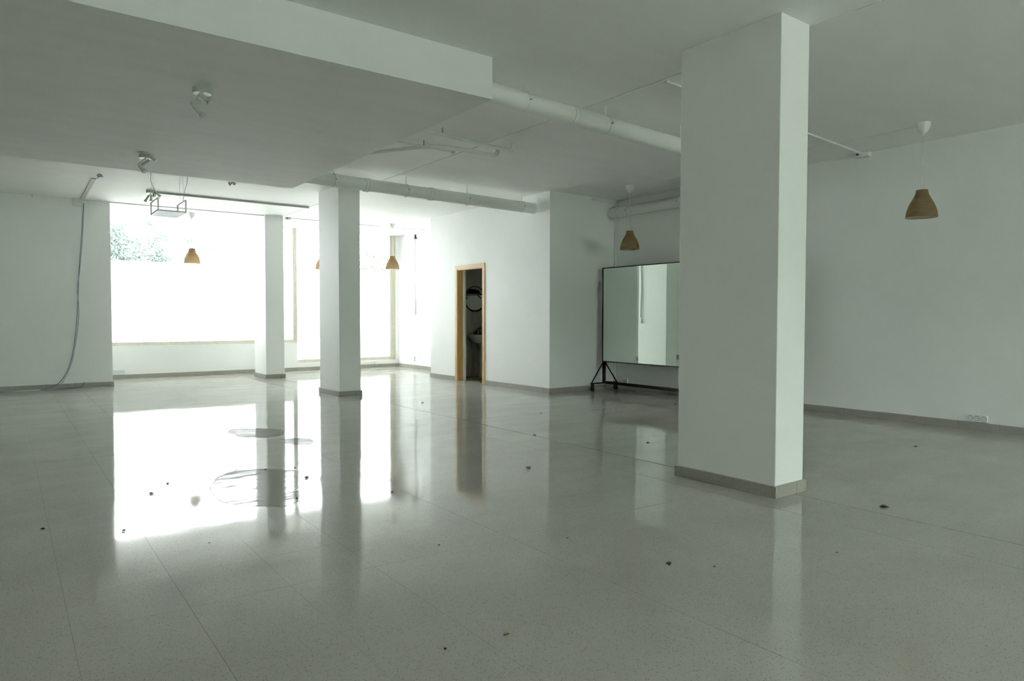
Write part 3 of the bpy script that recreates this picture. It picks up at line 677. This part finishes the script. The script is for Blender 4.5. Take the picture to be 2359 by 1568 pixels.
LIT = [('dry_leaf', 'brown seed shaped leaf on the floor right of the nearest column', 4.327, 1.995, .05, 'dryleaf', 0),
 ('dry_leaf', 'yellowish curled leaf lowest in the foreground', 1.458, 1.998, .03, 'tanbit', 0),
 ('dry_leaf', 'crumpled dark brown leaf in front of the nearest column', 2.505, 2.135, .03, 'dryleaf', 1),
 ('dry_leaf', 'yellow brown leaf strip on the mid floor below the door reflection', 3.233, 4.15, .055, 'tanbit', 0),
 ('dry_leaf', 'small tan leaf near the right wall floor', 6.615, 2.787, .035, 'tanbit', 0),
 ('dry_leaf', 'dark curled leaf lying on the jagged puddle tip', 1.742, 4.849, .04, 'darkbit', 1),
 ('crumb', 'dark crumb at the lower end of the jagged puddle', 1.494, 4.335, .022, 'darkbit', 1),
 ('crumb', 'large dark crumb in the bright window reflection', .76, 5.02, .034, 'darkbit', 1),
 ('crumb', 'dark crumb just behind the largest one in the reflection', .90, 5.256, .026, 'darkbit', 1),
 ('crumb', 'dark crumb behind the jagged puddle', 1.786, 5.226, .024, 'darkbit', 1),
 ('crumb', 'dark crumb below the tall window reflection', 2.056, 4.114, .026, 'darkbit', 1),
 ('crumb', 'dark crumb sitting on the long floor joint', 4.197, 5.284, .035, 'darkbit', 1),
 ('crumb', 'dark crumb left of the nearest column', 4.798, 4.351, .03, 'darkbit', 1),
 ('crumb', 'dark crumb beside the nearest column under the mirror', 7.25, 6.09, .04, 'darkbit', 1),
 ('crumb', 'dark crumb at the lower left edge of the window reflection', .504, 4.226, .024, 'darkbit', 0),
 ('crumb', 'dark crumb on the shaded floor at far left', .151, 4.523, .024, 'darkbit', 0),
 ('crumb', 'spidery crumb behind the middle of the jagged puddle', 1.591, 5.312, .02, 'darkbit', 1),
 ('crumb', 'tiny crumb at the left rear of the jagged puddle', 1.405, 5.429, .016, 'darkbit', 1),
 ('crumb', 'reddish crumb below the window reflection', .83, 3.737, .014, 'dryleaf', 0),
 ('crumb', 'short dark splinter in the foreground', 1.223, 2.04, .016, 'darkbit', 0),
 ('crumb', 'dark crumb between the nearest column and the right edge', 3.30, 1.744, .014, 'darkbit', 1),
 ('crumb', 'thin brown crumb right of the crumpled leaf', 2.647, 1.981, .014, 'dryleaf', 0),
 ('crumb', 'dark crumb in front of the return wall', 5.239, 6.469, .03, 'darkbit', 1),
 ('crumb', 'dark crumb on the bright floor left of the door', 4.568, 8.216, .04, 'darkbit', 1),
 ('crumb', 'dark crumb in the middle foreground', 2.368, 2.703, .014, 'darkbit', 1),
 ('crumb', 'tiny dark crumb near the middle column reflection end', 1.767, 3.007, .016, 'darkbit', 1)]
for a in LIT: litter(*a)

# ------------------------------------------------------------------ outside
g = tag(B().box(-20, 40, YW+0.2, 60, -0.3, -0.15).build('pavement', 'paving'), 'pale sunlit pavement outside the shop windows', None, None, 'structure')
g2 = tag(B().box(-20, 30, -40, YBACK-0.2, -0.3, -0.15).build('rear_yard', 'paving'), 'pale yard behind the rear window', None, None, 'structure')
tag(B().box(-12, 20, YBACK-9.0, YBACK-8.0, -0.15, 3.6).build('added_light_screen', 'light_screen', None, (3, YBACK-4.5, -.15)), 'tall green hedge outside the rear window', 'screen', None)  # unseen green block, added to dim and tint light entering from behind
def tree(label, cx, cyy, h0, h1, rx, ry, m, nleaf, size, clumps, density_left=False):
    e = tag(empty('tree', (cx, cyy, -.15)), label, 'tree', 'trees across the street')
    rnd = random.Random(int(cx*100+cyy*10))
    b = B(); b.tube([(cx, cyy, -.15), (cx+.06, cyy, h0*.5), (cx-.05, cyy+.05, h0+.4), (cx, cyy, (h0+h1)/2)], [.14, .11, .06, .02], 10)
    cl = []
    for k in range(clumps):
        a = rnd.uniform(0, 6.28); rr = math.sqrt(rnd.random())
        c = Vector((cx+math.cos(a)*rr*rx, cyy+math.sin(a)*rr*ry, rnd.uniform(h0, h1))); cl.append((c, rnd.uniform(.22, .5)))
        b.tube([(cx, cyy, h0+.2), tuple((Vector((cx, cyy, h0+.4))+c)/2+Vector((0, 0, .1))), tuple(c)], [.02, .011, .004], 5)
    b.build('trunk', 'bark', e)
    v = []; f = []
    for k in range(nleaf):
        c, r = rnd.choice(cl)
        p = c+Vector((rnd.gauss(0, 1), rnd.gauss(0, 1), rnd.gauss(0, .7)))*r*.6
        d1 = Vector((rnd.gauss(0, 1), rnd.gauss(0, 1), rnd.gauss(0, .6))).normalized(); d2 = d1.orthogonal().normalized()
        s = size*rnd.uniform(.6, 1.3); q = len(v)
        v += [p-d1*s, p-d1*s*.2+d2*s*.42, p+d1*s, p-d1*s*.2-d2*s*.42]; f.append((q, q+1, q+2, q+3))
    o = B().add(v, f).build('foliage', m, e, None, False); tag(o, None, None, None, 'stuff')
    return e
tree('dense blue green tree seen in the left of the wide window', 2.6, 21.0, 1.9, 3.75, 1.35, .9, 'leaf_blue', 15000, .048, 60)
tree('looser blue green tree right of the dense one behind the wide window', 4.9, 24.6, 2.0, 3.9, .8, .8, 'leaf_blue', 4200, .05, 26)
tree('pale overexposed tree seen through the tall window', 11.3, 24.5, 2.2, 3.9, 1.5, .9, 'leaf_pale', 2600, .08, 26)
tree('faint pale tree behind the window side column', 7.6, 28.0, 2.0, 4.4, 1.8, 1.0, 'leaf_pale', 900, .07, 18)

for o in bpy.data.objects:
    if '_org' in o: del o['_org']
